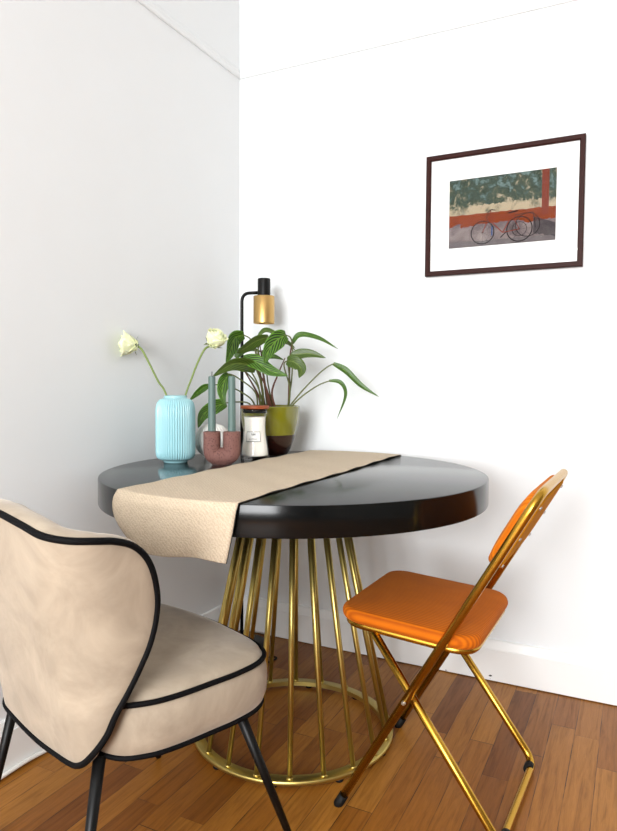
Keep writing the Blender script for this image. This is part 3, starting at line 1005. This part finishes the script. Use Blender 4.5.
def leaf(pts, w, tilt, offs, m='leaf', fold=.25, wave=.06, stem=None, sw=.0021, stem_m='stem'):
    """pts: photo points from base to tip; w: width in photo px; offs: metres nearer than the pot at base/tip"""
    k = len(pts)
    P3 = [at(x, y, PC, offs[0] + (offs[1] - offs[0]) * i / (k - 1)) for i, (x, y) in enumerate(pts)]
    cv = spline(P3, 24 // (k - 1) + 2)
    N = len(cv) - 1
    dist = (P3[0] - CAM).length
    wid = 1.02 * w / FOC * dist
    b = BM(); uvl = b.loops.layers.uv.new('UVMap')
    rows = []
    NV = 8
    for i, p in enumerate(cv):
        q = i / N
        T = (cv[min(i + 1, N)] - cv[max(i - 1, 0)]).normalized()
        view = (p - CAM).normalized()
        side = T.cross(view).normalized()
        nrm = side.cross(T).normalized()
        side2 = side * math.cos(tilt) + nrm * math.sin(tilt)
        n2 = side2.cross(T).normalized()
        hw = wid / 2 * (math.sin(PI * min(1, q * .93 + .07) ** .8) ** .75) * (1 - .15 * q)
        if i == N: hw = .0004
        row = []
        for j in range(NV + 1):
            v = 2 * j / NV - 1
            off = side2 * v * hw * math.cos(fold * abs(v)) - n2 * (abs(v) * hw * math.sin(fold) + wave * hw * math.sin(q * 17 + (2 if v > 0 else 0)) * v * v)
            row.append((b.verts.new(p + off), q, (v + 1) / 2))
        rows.append(row)
    for A, B in zip(rows[:-1], rows[1:]):
        for j in range(NV):
            cs = (A[j], A[j + 1], B[j + 1], B[j])
            f = b.faces.new([c[0] for c in cs]); f.smooth = True
            for l, c in zip(f.loops, cs): l[uvl].uv = (c[1], c[2])
    o = obj('leaf', b, M[m], pot, recalc=False)
    md = o.modifiers.new('thickness', 'SOLIDIFY'); md.thickness = .0006
    if stem:
        S3 = [Vector(stem[0])] + [at(x, y, PC, of) for x, y, of in stem[1:]] + [P3[0], cv[2]]
        b = BM(); tube(b, spline(S3, 7), lambda s: sw * (1.35 - .5 * s), 8); obj('stem', b, M[stem_m], pot)


def soil(dx_, dn): return PC + HR * dx_ + HN * dn + Vector((0, 0, .149))
A0, B0 = soil(-.02, .02), soil(.065, .01)
leaf([(244, 335), (235, 338), (231, 350), (226, 364)], 15, .3, (.08, .12), stem=[soil(-.03, .03), (262, 385, .04), (254, 345, .07)])
leaf([(268, 337), (256, 341), (245, 348), (236, 353)], 13, .5, (.06, .11), 'leaf2', stem=[soil(-.02, .02), (262, 385, .04), (258, 350, .06)])
leaf([(286, 335), (277, 340), (269, 350), (264, 364)], 19, .15, (.09, .15), stem=[soil(.06, .01), (292, 375, .03), (292, 342, .06)])
leaf([(258, 337), (266, 330.5), (280, 337), (297, 352)], 7, .8, (.0, .0), 'leaf2', stem=[soil(-.01, -.01), (263, 375, 0), (258, 348, 0)])
leaf([(256, 369), (245, 364), (230, 365), (212, 377)], 16, .35, (.09, .20), 'leaf2', fold=.35, stem=[soil(-.025, .03), (263, 390, .05)])
leaf([(243, 359), (256, 362), (271, 371), (288, 376)], 15, .2, (.10, .16), stem=[soil(-.03, .04), (258, 385, .08), (246, 364, .1)])
leaf([(229, 374), (224, 382), (222, 393), (225, 406)], 13, .1, (.14, .18), stem=[soil(-.04, .04), (255, 392, .08), (238, 378, .12)])
leaf([(209, 385), (203, 388), (196, 394), (189, 401)], 8, .4, (.10, .10), 'leaf', stem=[soil(-.045, .03), (250, 398, .06), (228, 386, .09)])
leaf([(226, 403), (214, 407), (203, 415), (198, 428)], 15, .2, (.16, .235), stem=[soil(-.05, .04), (248, 403, .09), (236, 402, .12)])
leaf([(292, 344), (300, 335), (318, 338), (338, 349)], 6.8, .6, (.04, .05), 'leaf', stem=[B0, (289, 385, .02), (290, 358, .03)], stem_m='stem_brown', sw=.0028)
leaf([(291, 356), (301, 354), (312, 354), (326, 358)], 11, .3, (.05, .07), 'leaf2', stem=[B0, (290, 385, .03), (288, 362, .04)])
leaf([(287, 361), (294, 362), (301, 369), (299, 378)], 15, .2, (.07, .11), 'leaf2', stem=[soil(.06, .02), (290, 390, .05), (284, 366, .06)])
leaf([(333, 364), (345, 371), (361, 386), (379, 397)], 8.5, .5, (.06, .10), 'leaf', fold=.5, stem=[soil(.055, .03), (303, 390, .05), (322, 371, .06)])
leaf([(329, 381), (340, 383), (345, 395), (337, 419)], 5.8, .6, (.08, .10), 'leaf', fold=.5, stem=[soil(.06, .04), (300, 398, .06), (317, 386, .07)])
leaf([(262, 352), (268, 356), (275, 357), (284, 360)], 7, .5, (.02, .03), 'leaf', stem=[soil(.0, .0), (264, 380, .01)])
leaf([(270, 345), (277, 341), (286, 342), (295, 348)], 8, .5, (-.02, -.03), 'leaf2', stem=[soil(.01, -.02), (267, 375, -.02)])
leaf([(236, 358), (241, 352), (250, 349), (262, 352)], 9, .5, (.02, .02), 'leaf', stem=[soil(-.02, .0), (257, 385, .01), (240, 366, .02)])
for x0_, pts in ((-.015, [(262, 390, .02), (257, 360, .03), (253, 340, .03)]), (.0, [(266, 390, .03), (263, 370, .03), (260, 345, .02)]), (-.03, [(258, 395, .04), (247, 375, .05), (238, 362, .06)]), (.02, [(272, 392, .03), (279, 372, .04), (285, 358, .05)]), (.01, [(265, 385, .05), (256, 368, .07)])):
    b = BM(); tube(b, spline([soil(x0_, .015)] + [at(*q[:2], PC, q[2]) for q in pts], 7), lambda s: .0048 - .0032 * s, 8); obj('stem', b, M['stem_brown'], pot)

# ------------------------------------------------------------------ white cord along the left skirting
b = BM()
cp = [(.034, -.86, .006), (.031, -.95, .007), (.028, -1.01, .010), (.026, -1.08, .013), (.027, -1.2, .010), (.03, -1.45, .006)]
tube(b, spline(cp, 8), .006, 10)
o = obj('power_cable', b, M['cord_white'], origin=(.028, -1.05, 0)); tag(o, 'white cable lying on the floor along the left skirting', 'cable')

# ------------------------------------------------------------------ daylight through the window behind the viewpoint
w = bpy.data.worlds.new('World'); scene.world = w; w.use_nodes = True
bg = w.node_tree.nodes['Background']; bg.inputs[0].default_value = (.85, .93, 1, 1); bg.inputs[1].default_value = 1.5
ld = bpy.data.lights.new('window_daylight', 'AREA'); ld.shape = 'RECTANGLE'
ld.size = WX1 - WX0 - .1; ld.size_y = WZ1 - WZ0 - .1; ld.energy = 258; ld.color = (.97, .985, 1.0)
lo = bpy.data.objects.new('window_daylight', ld); C.objects.link(lo)
lo.location = ((WX0 + WX1) / 2, YF + .01, (WZ0 + WZ1) / 2)
lo.rotation_euler = (math.radians(90), 0, 0)

vs2 = scene.view_settings
vs2.view_transform = 'Standard'; vs2.look = 'None'; vs2.gamma = 1; vs2.use_curve_mapping = False
vs2.exposure = 0.0
